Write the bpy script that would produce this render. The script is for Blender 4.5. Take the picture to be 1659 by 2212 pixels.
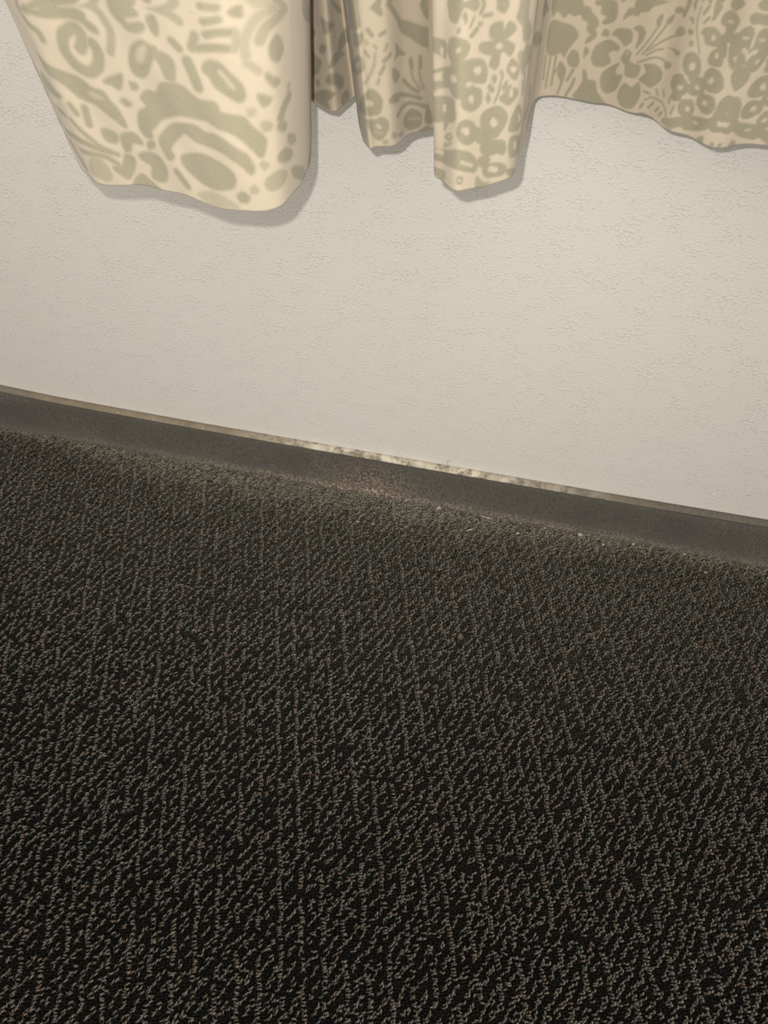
import bpy, bmesh, math, random
import numpy as np
from mathutils import Matrix, Vector, noise

for o in list(bpy.data.objects):
    bpy.data.objects.remove(o, do_unlink=True)
scene = bpy.context.scene
COL = scene.collection

# ------------------------------------------------------------------ camera
# room axes: x along the wall, y towards the wall (wall face at y = 0, room at y < 0), z up
CAM_Y, CAM_Z = -.65896, .77987
PITCH, ROLL, YAW = math.radians(50.876), math.radians(.748), math.radians(-12.49)
fwd = Vector((math.sin(YAW)*math.cos(PITCH), math.cos(YAW)*math.cos(PITCH), -math.sin(PITCH)))
r0 = Vector((math.cos(YAW), -math.sin(YAW), 0)); u0 = r0.cross(fwd)
right = math.cos(ROLL)*r0 + math.sin(ROLL)*u0
up = -math.sin(ROLL)*r0 + math.cos(ROLL)*u0
cam_pos = Vector((0, CAM_Y, CAM_Z))
cd = bpy.data.cameras.new('camera'); cam = bpy.data.objects.new('camera', cd); COL.objects.link(cam)
cd.sensor_fit = 'VERTICAL'; cd.sensor_height = 34.6; cd.lens = 34.6*1662/2212
cd.clip_start = .02
m = Matrix.Identity(4)
for i, a in enumerate((right, up, -fwd)):
    for j in range(3): m[j][i] = a[j]
m.translation = cam_pos; cam.matrix_world = m
cd.dof.use_dof = True; cd.dof.focus_distance = .63; cd.dof.aperture_fstop = 15
scene.camera = cam

# ------------------------------------------------------------------ light
w = bpy.data.worlds.new('room_light'); scene.world = w; w.use_nodes = True
bg = w.node_tree.nodes['Background']; bg.inputs[0].default_value = (1.0, .955, .885, 1); bg.inputs[1].default_value = 1.0
# the phone's flash: a small lamp just above and left of the lens
fl = bpy.data.lights.new('phone_flash', 'SPOT'); fl.energy = 9.2; fl.color = (1.0, .965, .91)
fl.spot_size = math.radians(102); fl.spot_blend = 1.0; fl.shadow_soft_size = .0035
flo = bpy.data.objects.new('phone_flash', fl); COL.objects.link(flo)
flo.location = cam_pos + up*.027 - right*.020 + fwd*.004
aim = (fwd - right*(40/1662) + up*(600/1662)).normalized()
flo.rotation_euler = aim.to_track_quat('-Z', 'Y').to_euler()

vs = scene.view_settings
vs.view_transform = 'Standard'; vs.look = 'None'; vs.gamma = 1; vs.use_curve_mapping = False
vs.exposure = 0.29

# ------------------------------------------------------------------ helpers
rng = np.random.default_rng(7)
def link(name, me, mat=None, kind=None, label=None, cat=None, group=None, parent=None):
    o = bpy.data.objects.new(name, me); COL.objects.link(o)
    if mat: me.materials.append(mat)
    if kind: o['kind'] = kind
    if label: o['label'] = label
    if cat: o['category'] = cat
    if group: o['group'] = group
    if parent: o.parent = parent
    return o
def grid_mesh(name, P, smooth=True):
    """P: (rows, cols, 3) array of points -> quad mesh"""
    r, c, _ = P.shape
    me = bpy.data.meshes.new(name)
    i = np.arange(r*c).reshape(r, c)
    q = np.stack([i[:-1, :-1], i[:-1, 1:], i[1:, 1:], i[1:, :-1]], -1).reshape(-1, 4)
    me.vertices.add(r*c); me.vertices.foreach_set('co', P.reshape(-1).astype(np.float32))
    me.loops.add(q.size); me.loops.foreach_set('vertex_index', q.reshape(-1).astype(np.int32))
    me.polygons.add(len(q)); me.polygons.foreach_set('loop_start', np.arange(0, q.size, 4, dtype=np.int32))
    me.polygons.foreach_set('loop_total', np.full(len(q), 4, np.int32))
    me.update(calc_edges=True)
    me.polygons.foreach_set('use_smooth', np.full(len(q), smooth)); me.update()
    return me
def fattr(me, name, val):
    a = me.attributes.new(name, 'FLOAT', 'POINT'); a.data.foreach_set('value', np.asarray(val, np.float32).ravel())

class NT:
    """small node-tree writer"""
    def __init__(s, name):
        s.mat = bpy.data.materials.new(name); s.mat.use_nodes = True
        s.t = s.mat.node_tree; s.b = s.t.nodes['Principled BSDF']
    def n(s, typ, **kw):
        nd = s.t.nodes.new(typ)
        for k, v in kw.items():
            if k.startswith('i_'):
                key = k[2:]; key = int(key) if key.isdigit() else key
                s.put(nd.inputs[key], v)
            else: setattr(nd, k, v)
        return nd
    def put(s, sock, v):
        if isinstance(v, bpy.types.NodeSocket): s.t.links.new(v, sock)
        else: sock.default_value = v
    def coord(s): return s.n('ShaderNodeTexCoord').outputs['Object']
    def noise(s, vec, scale, detail=2, rough=.5, dist=0.):
        nd = s.n('ShaderNodeTexNoise', i_Scale=scale, i_Detail=detail, i_Roughness=rough, i_Distortion=dist)
        s.put(nd.inputs['Vector'], vec); return nd.outputs['Fac']
    def ramp(s, fac, a, b, lo=0., hi=1.):
        nd = s.n('ShaderNodeMapRange', interpolation_type='SMOOTHSTEP')
        s.put(nd.inputs[0], fac); nd.inputs[1].default_value = a; nd.inputs[2].default_value = b
        nd.inputs[3].default_value = lo; nd.inputs[4].default_value = hi
        return nd.outputs[0]
    def math(s, op, a, b=0.):
        nd = s.n('ShaderNodeMath', operation=op); s.put(nd.inputs[0], a); s.put(nd.inputs[1], b); return nd.outputs[0]
    def mix(s, f, a, b, mode='MIX'):
        nd = s.n('ShaderNodeMix', data_type='RGBA', blend_type=mode)
        s.put(nd.inputs[0], f); s.put(nd.inputs[6], a); s.put(nd.inputs[7], b); return nd.outputs[2]
    def attr(s, name, typ='GEOMETRY'):
        return s.n('ShaderNodeAttribute', attribute_name=name, attribute_type=typ)
    def out(s, color, rough=.8, spec=.3, bump=None, bdist=.001, bstr=1.):
        s.put(s.b.inputs['Base Color'], color); s.put(s.b.inputs['Roughness'], rough)
        s.put(s.b.inputs['Specular IOR Level'], spec)
        if bump is not None:
            bn = s.n('ShaderNodeBump', i_Distance=bdist, i_Strength=bstr); s.put(bn.inputs['Height'], bump)
            s.t.links.new(bn.outputs[0], s.b.inputs['Normal'])
        return s.mat
def c(r, g, b): return (r, g, b, 1.)
def hexc(h):
    v = [int(h[i:i+2], 16)/255 for i in (0, 2, 4)]
    return tuple((x/12.92 if x <= .04045 else ((x+.055)/1.055)**2.4) for x in v) + (1.,)

# ------------------------------------------------------------------ materials
def wall_material():
    s = NT('painted_plaster'); co = s.coord()
    mp = s.n('ShaderNodeMapping'); s.put(mp.inputs[0], co); mp.inputs['Scale'].default_value = (.8, 1, 1.25); v = mp.outputs[0]
    patch = s.ramp(s.noise(v, 42, 3, .6), .40, .62)
    fine = s.noise(v, 330, 2, .55, .35)
    ridges = s.ramp(fine, .52, .64)
    grain = s.noise(co, 620, 3, .7)
    hgt = s.math('ADD', s.math('MULTIPLY', ridges, s.math('ADD', s.math('MULTIPLY', patch, .65), .28)), s.math('MULTIPLY', grain, .22))
    hgt = s.math('ADD', hgt, s.math('MULTIPLY', s.noise(co, 9, 2), 1.5))
    speck = s.ramp(s.noise(co, 330, 0), .86, .88)
    base = s.mix(s.noise(co, 3, 3), hexc('dbd7cf'), hexc('d5cfc5'))
    col = s.mix(s.math('MULTIPLY', speck, .6), base, c(.18, .15, .11))
    return s.out(col, .36, .5, hgt, .00034, 1.)
def base_material():
    s = NT('dusty_vinyl'); co = s.coord()
    dust = s.attr('dust').outputs['Fac']; paint = s.attr('paint').outputs['Fac']; crumbs = s.attr('crumbs').outputs['Fac']
    mott = s.noise(co, 420, 4, .75)
    col = s.mix(s.ramp(mott, .28, .72), hexc('3f3c37'), hexc('6a665d'))
    col = s.mix(s.math('MULTIPLY', s.ramp(s.noise(co, 14, 3), .35, .7), .5), col, hexc('4a4642'))
    d2 = s.math('MULTIPLY', dust, s.ramp(s.noise(co, 120, 4, .7), .2, .6, .55, 1.))
    col = s.mix(d2, col, hexc('8d806b'))
    p2 = s.math('MULTIPLY', paint, s.ramp(s.noise(co, 75, 4, .65), .36, .56))
    col = s.mix(p2, col, hexc('cfc5b4'))
    cr = s.math('MULTIPLY', crumbs, s.ramp(s.noise(co, 420, 3, .7), .44, .58))
    col = s.mix(cr, col, hexc('a6937e'))
    hg = s.math('ADD', s.math('MULTIPLY', mott, .6), s.math('MULTIPLY', cr, 1.2))
    return s.out(col, .75, .3, hg, .0006, .9)
def cloth_material():
    s = NT('printed_cotton'); co = s.coord()
    pr = s.attr('print').outputs['Fac']
    tex = s.noise(co, 1500, 2, .7); big = s.noise(co, 45, 3)
    cream = s.mix(big, hexc('b9ad99'), hexc('b4a691'))
    sage = s.mix(s.ramp(tex, .3, .7), hexc('8c856f'), hexc('98917c'))
    col = s.mix(pr, cream, sage)
    s.b.inputs['Sheen Weight'].default_value = .15; s.b.inputs['Sheen Roughness'].default_value = .6
    return s.out(col, .85, .15, tex, .00012, .6)
def carpet_ground_material():
    s = NT('carpet_backing'); co = s.coord()
    return s.out(s.mix(s.noise(co, 300, 3), hexc('141310'), hexc('26231e')), .95, .1, s.noise(co, 500, 2), .001, 1.)
def yarn_material():
    s = NT('carpet_yarn'); co = s.coord()
    tint = s.attr('tint', 'INSTANCER').outputs['Color']
    ply = s.attr('ply').outputs['Fac']
    dz = s.attr('dusty', 'INSTANCER').outputs['Fac']
    col = s.mix(s.math('MULTIPLY', ply, s.math('SUBTRACT', 1., s.math('MULTIPLY', dz, .75))), s.mix(1., tint, c(1.27, 1.21, 1.10), 'MULTIPLY'), s.mix(1., tint, c(.30, .29, .27), 'MULTIPLY'))
    return s.out(col, .8, .12)
def plain(name, h, rough=.7, var=.25):
    s = NT(name); co = s.coord(); a = hexc(h); b = tuple(x*(1-var) for x in a[:3])+(1.,)
    return s.out(s.mix(s.noise(co, 400, 2), a, b), rough, .2)

# ------------------------------------------------------------------ wall, floor, baseboard
def flat_box(name, x0, x1, y0, y1, z0, z1, mat):
    me = bpy.data.meshes.new(name); bm = bmesh.new()
    bmesh.ops.create_cube(bm, size=1, matrix=Matrix.Translation(((x0+x1)/2, (y0+y1)/2, (z0+z1)/2)) @ Matrix.Diagonal((x1-x0, y1-y0, z1-z0, 1)))
    bm.to_mesh(me); bm.free()
    return link(name, me, mat, kind='structure')
flat_box('wall_back', -2.6, 2.4, 0, .10, -.02, 2.5, wall_material())
flat_box('floor', -2.6, 2.4, -2.6, 0, -.02, 0, carpet_ground_material())

def build_baseboard():
    xs = np.concatenate([np.arange(-2.6, -.95, .02), np.arange(-.95, .75, .002), np.arange(.75, 2.41, .02)])
    # height of the top edge, slightly wavy along the wall
    H = np.interp(xs, [-2.6, -.75, -.684, -.657, -.6, -.522, -.397, -.208, -.045, .146, .32, .6, 2.4], [.071, .072, .072, .0705, .068, .067, .066, .0665, .067, .068, .070, .070, .070])
    Y = np.interp(xs, [-.8, -.7, -.6, -.3, -.1, .15, .35], [.003, .003, 0, 0, 0, 0, .002])
    prof = [(0., -.0008), (.0012, -.0002), (.0040, -.0006), (.0078, -.0018), (.0092, -.0028), (.0096, -.0036), (.0090, -.0044), (.0096, -.0060)]
    rows = [[(x, -d, h+dz) for x, h in zip(xs, H)] for d, dz in prof]
    for f, d in ((.88, .0098), (.75, .0099), (.6, .0102), (.45, .0104), (.3, .0110), (.2, .0118), (.12, .0130), (.06, .0150), (.02, .0175), (0., .0185)):
        rows.append([(x, -d-y, (h-.006)*f) for x, h, y in zip(xs, H, Y)])
    P = np.array(rows)
    nz = np.array([noise.noise(Vector((x*40, .3, 0))) for x in xs])
    nz2 = np.array([noise.noise(Vector((x*110, 4.3, 0))) for x in xs])
    P[:, :, 1] += (nz*.0004)[None]*np.linspace(0, 1, len(rows))[:, None]
    P[:-1, :, 1] = np.minimum(P[:-1, :, 1], 0.)
    me = grid_mesh('baseboard', P)
    R = len(rows); dust = np.zeros(P.shape[:2]); paint = np.zeros(P.shape[:2]); cr = np.zeros(P.shape[:2])
    led = np.array([.45, .75, .95, .90, .95, .55, .05, .0]+[0]*(R-8))
    along = np.interp(xs, [-.75, -.55, -.3, 0, .06, .13, .2, .4], [.60, .80, .85, .80, .60, .40, .26, .16])
    dust[:] = led[:, None]*along[None]*(1+.35*nz[None])
    band = np.interp(xs, [-.36, -.29, -.24, -.16, -.03, .04, .10, .16], [0, .30, .7, 1.05, .8, .45, .25, 0])
    paint[:] = np.array([.3, .9, 1, 1, 1, 1, .0, .0]+[0]*(R-8))[:, None]*np.clip(band*(1+.7*nz2+.5*nz), 0, 1)[None]
    fx = np.exp(-((xs+.165)/.055)**2)
    cr[8:] = (np.linspace(.25, 1.3, R-8))[:, None]*fx[None] + np.array([0]*(R-12)+[.3, .5, .8, .9])[:, None]*np.interp(xs, [-.5, -.3, .05, .3], [0, .8, .8, .2])[None]
    for n_, v in (('dust', dust), ('paint', paint), ('crumbs', cr)): fattr(me, n_, np.clip(v, 0, 1))
    return link('baseboard_back', me, base_material(), kind='structure')
build_baseboard()

# ------------------------------------------------------------------ curtain
# --- curtain plan: key points (mm) along the hem, left to right; x along the wall, y away from it (negative = into the room)
HEM_Z=.527
PLAN_MM=[(-285,-70),(-305,-105),(-324,-145),(-331,-172),(-327,-191),(-308,-216),(-296,-227),(-286,-234),(-271,-233),(-246,-233),(-228,-236),(-205,-241),(-184,-244),(-172,-240),(-162,-233),(-159,-215),(-160,-184),(-166,-156),(-178,-116),(-191,-81),(-180,-88),(-165,-98),(-161,-85),(-157,-73),(-152,-84),(-140,-121),(-126,-148),(-123,-145),(-112,-140),(-105,-124),(-97,-113),(-88,-101),(-76,-95),(-72,-105),(-74,-140),(-77,-172),(-70,-177),(-59,-187),(-48,-180),(-40,-174),(-29,-167),(-26,-159),(-26,-126),(-25,-91),(-25,-53),(-22,-37),(-18,-34),(-2,-32),(14,-31),(25,-34),(36,-40),(52,-49),(59,-53),(72,-67),(85,-72),(96,-80),(109,-83),(124,-78),(141,-77),(165,-84),(190,-102),(212,-92),(232,-58),(255,-48),(285,-62),(312,-98),(338,-92),(360,-55),(390,-45),(430,-60)]
# sideways drift of each stretch of cloth (metres per metre of height), keyed by hem x order index
DRIFT=[(0,-.17),(8,-.15),(12,-.03),(15,.05),(18,.06),(19,.02),(23,-.12),(27,-.10),(31,-.05),(35,-.07),(41,-.02),(45,.0),(69,.05)]
def curtain_plan():
    P=np.array(PLAN_MM,float)/1000
    out=[];idx=[]
    n=len(P)
    for i in range(n-1):
        p0=P[max(i-1,0)];p1=P[i];p2=P[i+1];p3=P[min(i+2,n-1)]
        t0=0.;a=.5
        d=lambda q,r: max(np.hypot(*(q-r)),1e-5)**a
        t1=d(p0,p1);t2=t1+d(p1,p2);t3=t2+d(p2,p3)
        for s in np.linspace(0,1,16,endpoint=False):
            t=t1+s*(t2-t1)
            A1=(t1-t)/(t1-t0)*p0+(t-t0)/(t1-t0)*p1; A2=(t2-t)/(t2-t1)*p1+(t-t1)/(t2-t1)*p2; A3=(t3-t)/(t3-t2)*p2+(t-t2)/(t3-t2)*p3
            B1=(t2-t)/(t2-t0)*A1+(t-t0)/(t2-t0)*A2; B2=(t3-t)/(t3-t1)*A2+(t-t1)/(t3-t1)*A3
            out.append((t2-t)/(t2-t1)*B1+(t-t1)/(t2-t1)*B2); idx.append(i+s)
    out.append(P[-1]);idx.append(n-1.)
    out=np.array(out);idx=np.array(idx)
    s=np.concatenate([[0],np.cumsum(np.hypot(*np.diff(out,axis=0).T))])
    dr=np.interp(idx,*np.array(DRIFT,float).T)
    return s,out,dr
def curtain_at(u,v):
    """u: metres of cloth from the left edge, v: metres above the hem"""
    s,xy,dr=curtain_plan()
    x=np.interp(u,s,xy[:,0]);y=np.interp(u,s,xy[:,1]);d=np.interp(u,s,dr)
    vv=np.where(v<.15,v,.15+.35*(v-.15))
    return np.stack([x+d*vv,y,HEM_Z+v],-1)
# flat print on the cloth: (polygon or stroke, half width, strength, outline in mm of cloth from the left edge and above the hem)
PRINT=[
('p',0,1,[(191,99),(200,97.5),(208,100.5),(212,99),(217,99),(222,99),(225,97.5),(225,94.5),(229,91.5),(229,88.5),(225,90),(222,93),(216,94.5),(210,94.5),(203,94.5),(196,96)]),
('s',1.1,1,[(184,99),(190,90),(195,87),(196,82.5)]),
('s',1.7,1,[(180,99),(188,99),(194,97.5)]),
('s',1.4,0.85,[(221,103.5),(230,102),(234,99),(236,94.5),(237,90),(235,84),(233,79.5)]),
('s',2.4,1,[(216,79.5),(218,82.5),(219,87),(217,90),(213,88.5),(209,85.5),(207,79.5),(207,76.5),(209,72),(212,69),(217,67.5),(222,70.5),(225,76.5),(225,81),(224,82.5)]),
('p',0,1,[(243,105),(247,106.5),(252,105),(256,102),(254,100.5),(248,99),(249,96),(256,97.5),(258,96),(254,93),(248,93),(245,96),(242,99),(241,102)]),
('p',0,1,[(261,100.5),(265,102),(266,97.5),(264,93),(262,94.5),(261,97.5)]),
('s',1.6,0.8,[(259,108),(268,106.5),(274,105),(279,102)]),
('s',1.4,1,[(280,111),(285,109.5)]),
('p',0,1,[(247,84),(254,88.5),(258,87),(262,85.5),(256,78),(253,73.5),(248,69),(243,70.5),(243,76.5)]),
('p',0,-0.7,[(254,81),(252,78),(249,76.5),(247,78),(249,82.5),(252,85.5),(255,87),(256,85.5)]),
('p',0,1,[(261,84),(266,84),(270,81),(269,73.5),(267,70.5),(263,72),(262,78),(260,81)]),
('s',1.2,1,[(273,91.5),(276,88.5)]),
('p',0,1,[(223,63),(233,67.5),(235,67.5),(231,60),(227,61.5)]),
('p',0,1,[(243,63),(241,61.5),(239,61.5),(239,63),(239,64.5),(240,64.5),(242,64.5),(243,63)]),
('p',0,1,[(235,52.5),(233,51),(231,51),(230,52.5),(229,52.5),(231,54),(233,54),(234,52.5)]),
('p',0,1,[(185,73.5),(192,69),(200,66),(209,63),(214,58.5),(220,57),(222,52.5),(225,48),(227,40.5),(226,37.5),(222,40.5),(217,45),(212,49.5),(204,52.5),(200,57),(195,61.5),(188,64.5),(185,69)]),
('p',0,-0.5,[(219,52.5),(217,52.5),(213,52.5),(211,54),(210,55.5),(213,57),(216,55.5),(218,54)]),
('p',0,1,[(174,60),(182,55.5),(192,52.5),(180,49.5),(171,52.5)]),
('p',0,1,[(176,42),(187,40.5),(187,39),(178,39)]),
('s',1,1,[(196,48),(198,43.5)]),
('s',1.4,1,[(204,46.5),(203,37.5)]),
('s',1.3,1,[(171,25.5),(190,27),(201,24),(210,21)]),
('s',0.7,1,[(192,39),(198,31.5),(207,22.5),(214,19.5)]),
('s',2.3,1,[(170,16.5),(174,10.5),(180,6)]),
('s',1,1,[(188,19.5),(199,19.5),(206,18),(212,13.5)]),
('p',0,0.7,[(196,18),(201,16.5),(204,12),(204,6),(200,3),(195,4.5),(190,7.5)]),
('p',0,1,[(210,34.5),(217,33),(218,30),(215,27),(210,28.5)]),
('p',0,1,[(221,31.5),(229,34.5),(233,31.5),(233,28.5),(227,28.5),(223,22.5),(220,22.5)]),
('p',0,1,[(208,12),(214,12),(219,19.5),(224,18),(222,12),(216,4.5),(211,7.5)]),
('p',0,1,[(229,21),(236,24),(242,22.5),(245,16.5),(243,9),(239,6),(233,7.5),(235,15),(230,18)]),
('p',0,1,[(218,1.5),(225,7.5),(230,4.5),(235,0),(227,0),(219,0)]),
('p',0,1,[(242,30),(241,28.5),(238,27),(237,27),(237,28.5),(238,30),(240,31.5),(242,31.5)]),
('p',0,1,[(259,67.5),(265,69),(271,69),(276,66),(281,63),(290,63),(292,58.5),(297,57),(304,55.5),(307,51),(313,45),(314,40.5),(311,33),(307,37.5),(302,43.5),(296,48),(290,49.5),(283,52.5),(276,52.5),(267,52.5),(262,51),(252,46.5),(247,42),(243,39),(242,34.5),(237,34.5),(236,40.5),(239,48),(245,52.5),(243,57),(248,61.5),(254,61.5)]),
('p',0,1,[(264,46.5),(274,48),(280,45),(287,45),(293,42),(299,37.5),(303,34.5),(306,27),(304,24),(300,28.5),(294,33),(288,36),(281,37.5),(273,39),(266,42),(260,37.5),(253,30),(254,25.5),(250,22.5),(248,27),(247,33),(250,37.5),(257,43.5)]),
('p',0,1,[(261,27),(274,31.5),(282,30),(289,27),(294,22.5),(293,16.5),(289,13.5),(280,12),(270,13.5),(262,18),(259,22.5)]),
('s',1.7,1,[(253,15),(258,7.5)]),
('p',0,0.6,[(265,4.5),(277,9),(287,6),(293,1.5),(282,1.5),(270,1.5)]),
('p',0,1,[(301,9),(299,6),(297,6),(295,6),(294,9),(295,10.5),(298,12),(300,10.5)]),
('p',0,0.7,[(307,13.5),(306,12),(305,12),(303,12),(303,15),(304,15),(305,16.5),(306,15)]),
('p',0,1,[(313,67.5),(319,64.5),(315,61.5)]),
('p',0,0.6,[(310,58.5),(309,57),(308,57),(307,57),(307,58.5),(307,60),(309,60),(310,60)]),
('p',0,0.8,[(318,49.5),(317,48),(315,48),(314,48),(313,51),(314,52.5),(316,52.5),(318,51)]),
('s',2.3,1,[(336,60),(329,57),(325,52.5)]),
('s',1.4,0.7,[(336,66),(333,58.5)]),
('p',0,1,[(330,45),(329,43.5),(325,45),(323,46.5),(322,48),(323,49.5),(326,49.5),(330,46.5)]),
('p',0,1,[(343,31.5),(340,31.5),(337,31.5),(332,34.5),(331,37.5),(332,39),(337,37.5),(342,34.5)]),
('p',0,1,[(321,31.5),(327,33),(336,27),(333,24),(323,27)]),
('p',0,0.7,[(314,27),(313,27),(312,25.5),(311,27),(310,28.5),(311,30),(312,30),(314,28.5)]),
('p',0,0.8,[(313,19.5),(320,22.5),(327,18),(324,13.5),(316,12),(312,15)]),
('p',0,1,[(336,16.5),(357,7.5),(359,0),(339,9)]),
('s',5.4,1,[(391,6),(375,0)]),
('s',2,0.8,[(316,94.5),(320,100.5),(330,103.5),(336,105)]),
('s',1.5,0.6,[(309,87),(309,94.5),(313,102),(318,106.5),(328,108)]),
('p',0,1,[(326,94.5),(331,87),(326,82.5),(321,85.5),(321,91.5)]),
('p',0,1,[(318,78),(321,75),(326,72),(322,70.5),(318,75)]),
('s',1.3,0.6,[(309,84),(311,82.5),(314,79.5)]),
('p',0,1,[(279,111),(282,109.5),(286,108),(292,109.5),(297,111),(294,114)]),
('p',0,1,[(304,111),(308,109.5),(309,106.5),(306,106.5),(304,108)]),
('s',1.2,1,[(303,99),(298,99),(292,97.5)]),
('s',1.3,1,[(301,91.5),(295,91.5),(286,90)]),
('s',1.6,1,[(286,96),(283,90)]),
('s',1.5,0.7,[(305,99),(306,94.5),(304,91.5)]),
('s',1.1,1,[(292,103.5),(299,105)]),
('s',1.2,1,[(272,91.5),(275,88.5)]),
('p',0,1,[(290,84),(296,84),(300,79.5),(305,73.5),(306,67.5),(303,64.5),(298,67.5),(292,72),(290,76.5),(287,79.5)]),
('s',1.1,-0.8,[(296,79.5),(301,72)]),
('s',2.4,1,[(279,82.5),(281,75),(282,70.5)]),
('p',0,1,[(363,100.5),(382,93),(404,76.5),(370,88.5)]),
('p',0,1,[(503,60),(509,58.5),(520,54),(512,52.5),(506,51),(504,55.5)]),
('p',0,1,[(493,49.5),(493,48),(490,45),(489,45),(490,48),(490,49.5),(490,51),(490,49.5)]),
('p',0,1,[(507,42),(505,39),(502,37.5),(499,37.5),(497,39),(500,42),(503,43.5),(506,43.5)]),
('p',0,1,[(488,34.5),(493,33),(499,31.5),(494,24),(486,19.5),(487,27)]),
('p',0,-0.5,[(401,52.5),(402,51),(401,51),(386,57),(381,60),(387,58.5),(400,54),(402,52.5)]),
('p',0,1,[(519,69),(532,61.5),(535,57),(530,58.5),(524,63)]),
('p',0,1,[(606,84),(618,87),(620,81),(619,73.5),(604,69),(600,75)]),
('p',0,1,[(532,45),(576,55.5),(576,48),(527,36),(523,40.5)]),
('p',0,1,[(523,36),(532,31.5),(523,31.5),(510,30),(508,30),(513,36)]),
('p',0,1,[(503,19.5),(510,25.5),(522,21),(526,16.5),(524,12),(517,13.5),(512,18)]),
('p',0,1,[(494,16.5),(493,15),(492,13.5),(490,13.5),(490,15),(490,16.5),(492,18),(493,18)]),
('p',0,1,[(490,9),(502,13.5),(511,12),(503,6),(506,1.5),(495,1.5),(484,3)]),
('p',0,1,[(519,4.5),(527,9),(531,4.5),(531,1.5),(522,0)]),
('p',0,1,[(626,85.5),(629,87),(632,87),(634,81),(633,79.5),(629,82.5)]),
('s',1.4,1,[(637,87),(644,79.5),(650,72)]),
('p',0,1,[(648,73.5),(657,70.5),(664,67.5),(671,64.5),(673,63),(673,51),(673,52.5),(666,55.5),(658,61.5),(653,64.5),(649,69)]),
('p',0,1,[(667,81),(667,76.5),(671,70.5),(673,69),(673,72),(673,79.5)]),
('p',0,-0.8,[(673,78),(673,76.5),(673,75),(672,76.5),(671,78),(672,79.5),(673,79.5),(673,79.5)]),
('s',0.9,1,[(625,72),(627,69)]),
('s',0.8,1,[(632,69),(635,70.5)]),
('p',0,1,[(608,67.5),(621,70.5),(619,64.5),(609,61.5)]),
('s',0.5,0.8,[(623,66),(624,64.5)]),
('s',0.6,0.8,[(628,63),(629,61.5)]),
('s',0.7,0.8,[(636,63),(634,60)]),
('p',0,1,[(644,61.5),(649,57),(654,52.5),(646,54),(642,52.5),(644,57)]),
('s',1,1,[(638,57),(633,54)]),
('s',0.6,1,[(622,60),(624,57)]),
('s',0.6,0.7,[(628,58.5),(627,52.5)]),
('s',0.8,1,[(633,51),(630,46.5)]),
('s',0.7,0.8,[(629,43.5),(628,40.5)]),
('s',0.8,0.7,[(627,52.5),(623,45),(619,42)]),
('p',0,1,[(620,52.5),(619,49.5),(610,45),(590,39),(580,39),(598,49.5),(615,57),(619,57)]),
('p',0,-0.8,[(617,52.5),(616,51),(613,49.5),(607,48),(604,48),(609,51),(615,54),(617,54)]),
('p',0,1,[(639,48),(643,46.5),(647,42),(642,39),(639,42)]),
('s',1.3,1,[(658,48),(659,43.5)]),
('s',1.3,1,[(666,48),(666,42)]),
('s',0.6,0.8,[(658,43.5),(660,36),(666,28.5)]),
('s',0.6,0.8,[(665,40.5),(666,34.5),(669,28.5)]),
('s',1.1,1,[(651,37.5),(657,31.5),(664,27)]),
('s',1.1,1,[(636,30),(640,31.5),(650,28.5),(666,22.5)]),
('p',0,1,[(635,28.5),(637,31.5),(645,28.5),(642,27)]),
('s',1,1,[(642,18),(648,21),(657,21),(670,16.5)]),
('p',0,1,[(771,64.5),(763,60),(777,54),(771,54),(771,60)]),
('p',0,1,[(615,33),(623,37.5),(628,34.5),(630,30),(628,22.5),(623,21),(616,22.5),(598,19.5)]),
('p',0,-1,[(624,28.5),(623,27),(621,27),(619,28.5),(619,30),(619,31.5),(621,31.5),(623,30)]),
('p',0,1,[(617,19.5),(624,18),(629,19.5),(633,16.5),(632,10.5),(627,4.5),(623,6),(620,12)]),
('p',0,-1,[(628,13.5),(628,12),(626,12),(625,13.5),(624,13.5),(625,15),(626,15),(628,13.5)]),
('s',0.4,-0.6,[(622,10.5),(628,9)]),
('p',0,1,[(659,16.5),(666,12),(666,6),(663,3),(655,3),(649,9),(652,15)]),
('s',0.5,-0.7,[(654,10.5),(665,9)]),
('p',0,1,[(671,15),(673,16.5),(677,4.5),(670,6)]),
('p',0,1,[(662,0),(671,3),(677,0),(670,0)]),
('p',0,0.8,[(640,6),(639,4.5),(637,4.5),(635,6),(635,7.5),(636,9),(637,9),(639,7.5)]),
('p',0,0.8,[(648,3),(646,3),(645,3),(642,4.5),(641,6),(643,6),(645,6),(647,4.5)]),
('p',0,0.8,[(632,3),(631,1.5),(630,1.5),(629,1.5),(628,3),(629,4.5),(630,4.5),(631,4.5)]),
('p',0,1,[(786,102),(798,106.5),(807,105),(805,100.5),(801,102),(798,102),(794,94.5),(788,94.5),(786,99)]),
('s',0.9,1,[(810,103.5),(808,99)]),
('s',0.8,1,[(814,97.5),(810,97.5)]),
('p',0,1,[(800,97.5),(800,96),(799,94.5),(799,96),(798,97.5),(798,99),(799,100.5),(800,99)]),
('s',0.6,1,[(796,91.5),(795,90)]),
('p',0,1,[(809,93),(809,93),(808,93),(807,93),(807,94.5),(807,94.5),(808,94.5),(809,94.5)]),
('s',1,1,[(806,91.5),(803,88.5)]),
('s',0.4,1,[(804,97.5),(802,93)]),
('p',0,1,[(819,103.5),(824,103.5),(823,99),(821,97.5),(817,100.5)]),
('p',0,1,[(831,103.5),(836,100.5),(837,93),(842,87),(841,81),(835,82.5),(833,90),(829,94.5),(830,99)]),
('s',4.4,0.8,[(857,94.5),(857,87)]),
('p',0,1,[(891,69),(945,46.5),(897,58.5),(858,75)]),
('p',0,1,[(924,76.5),(960,60),(929,64.5),(906,76.5)]),
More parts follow.
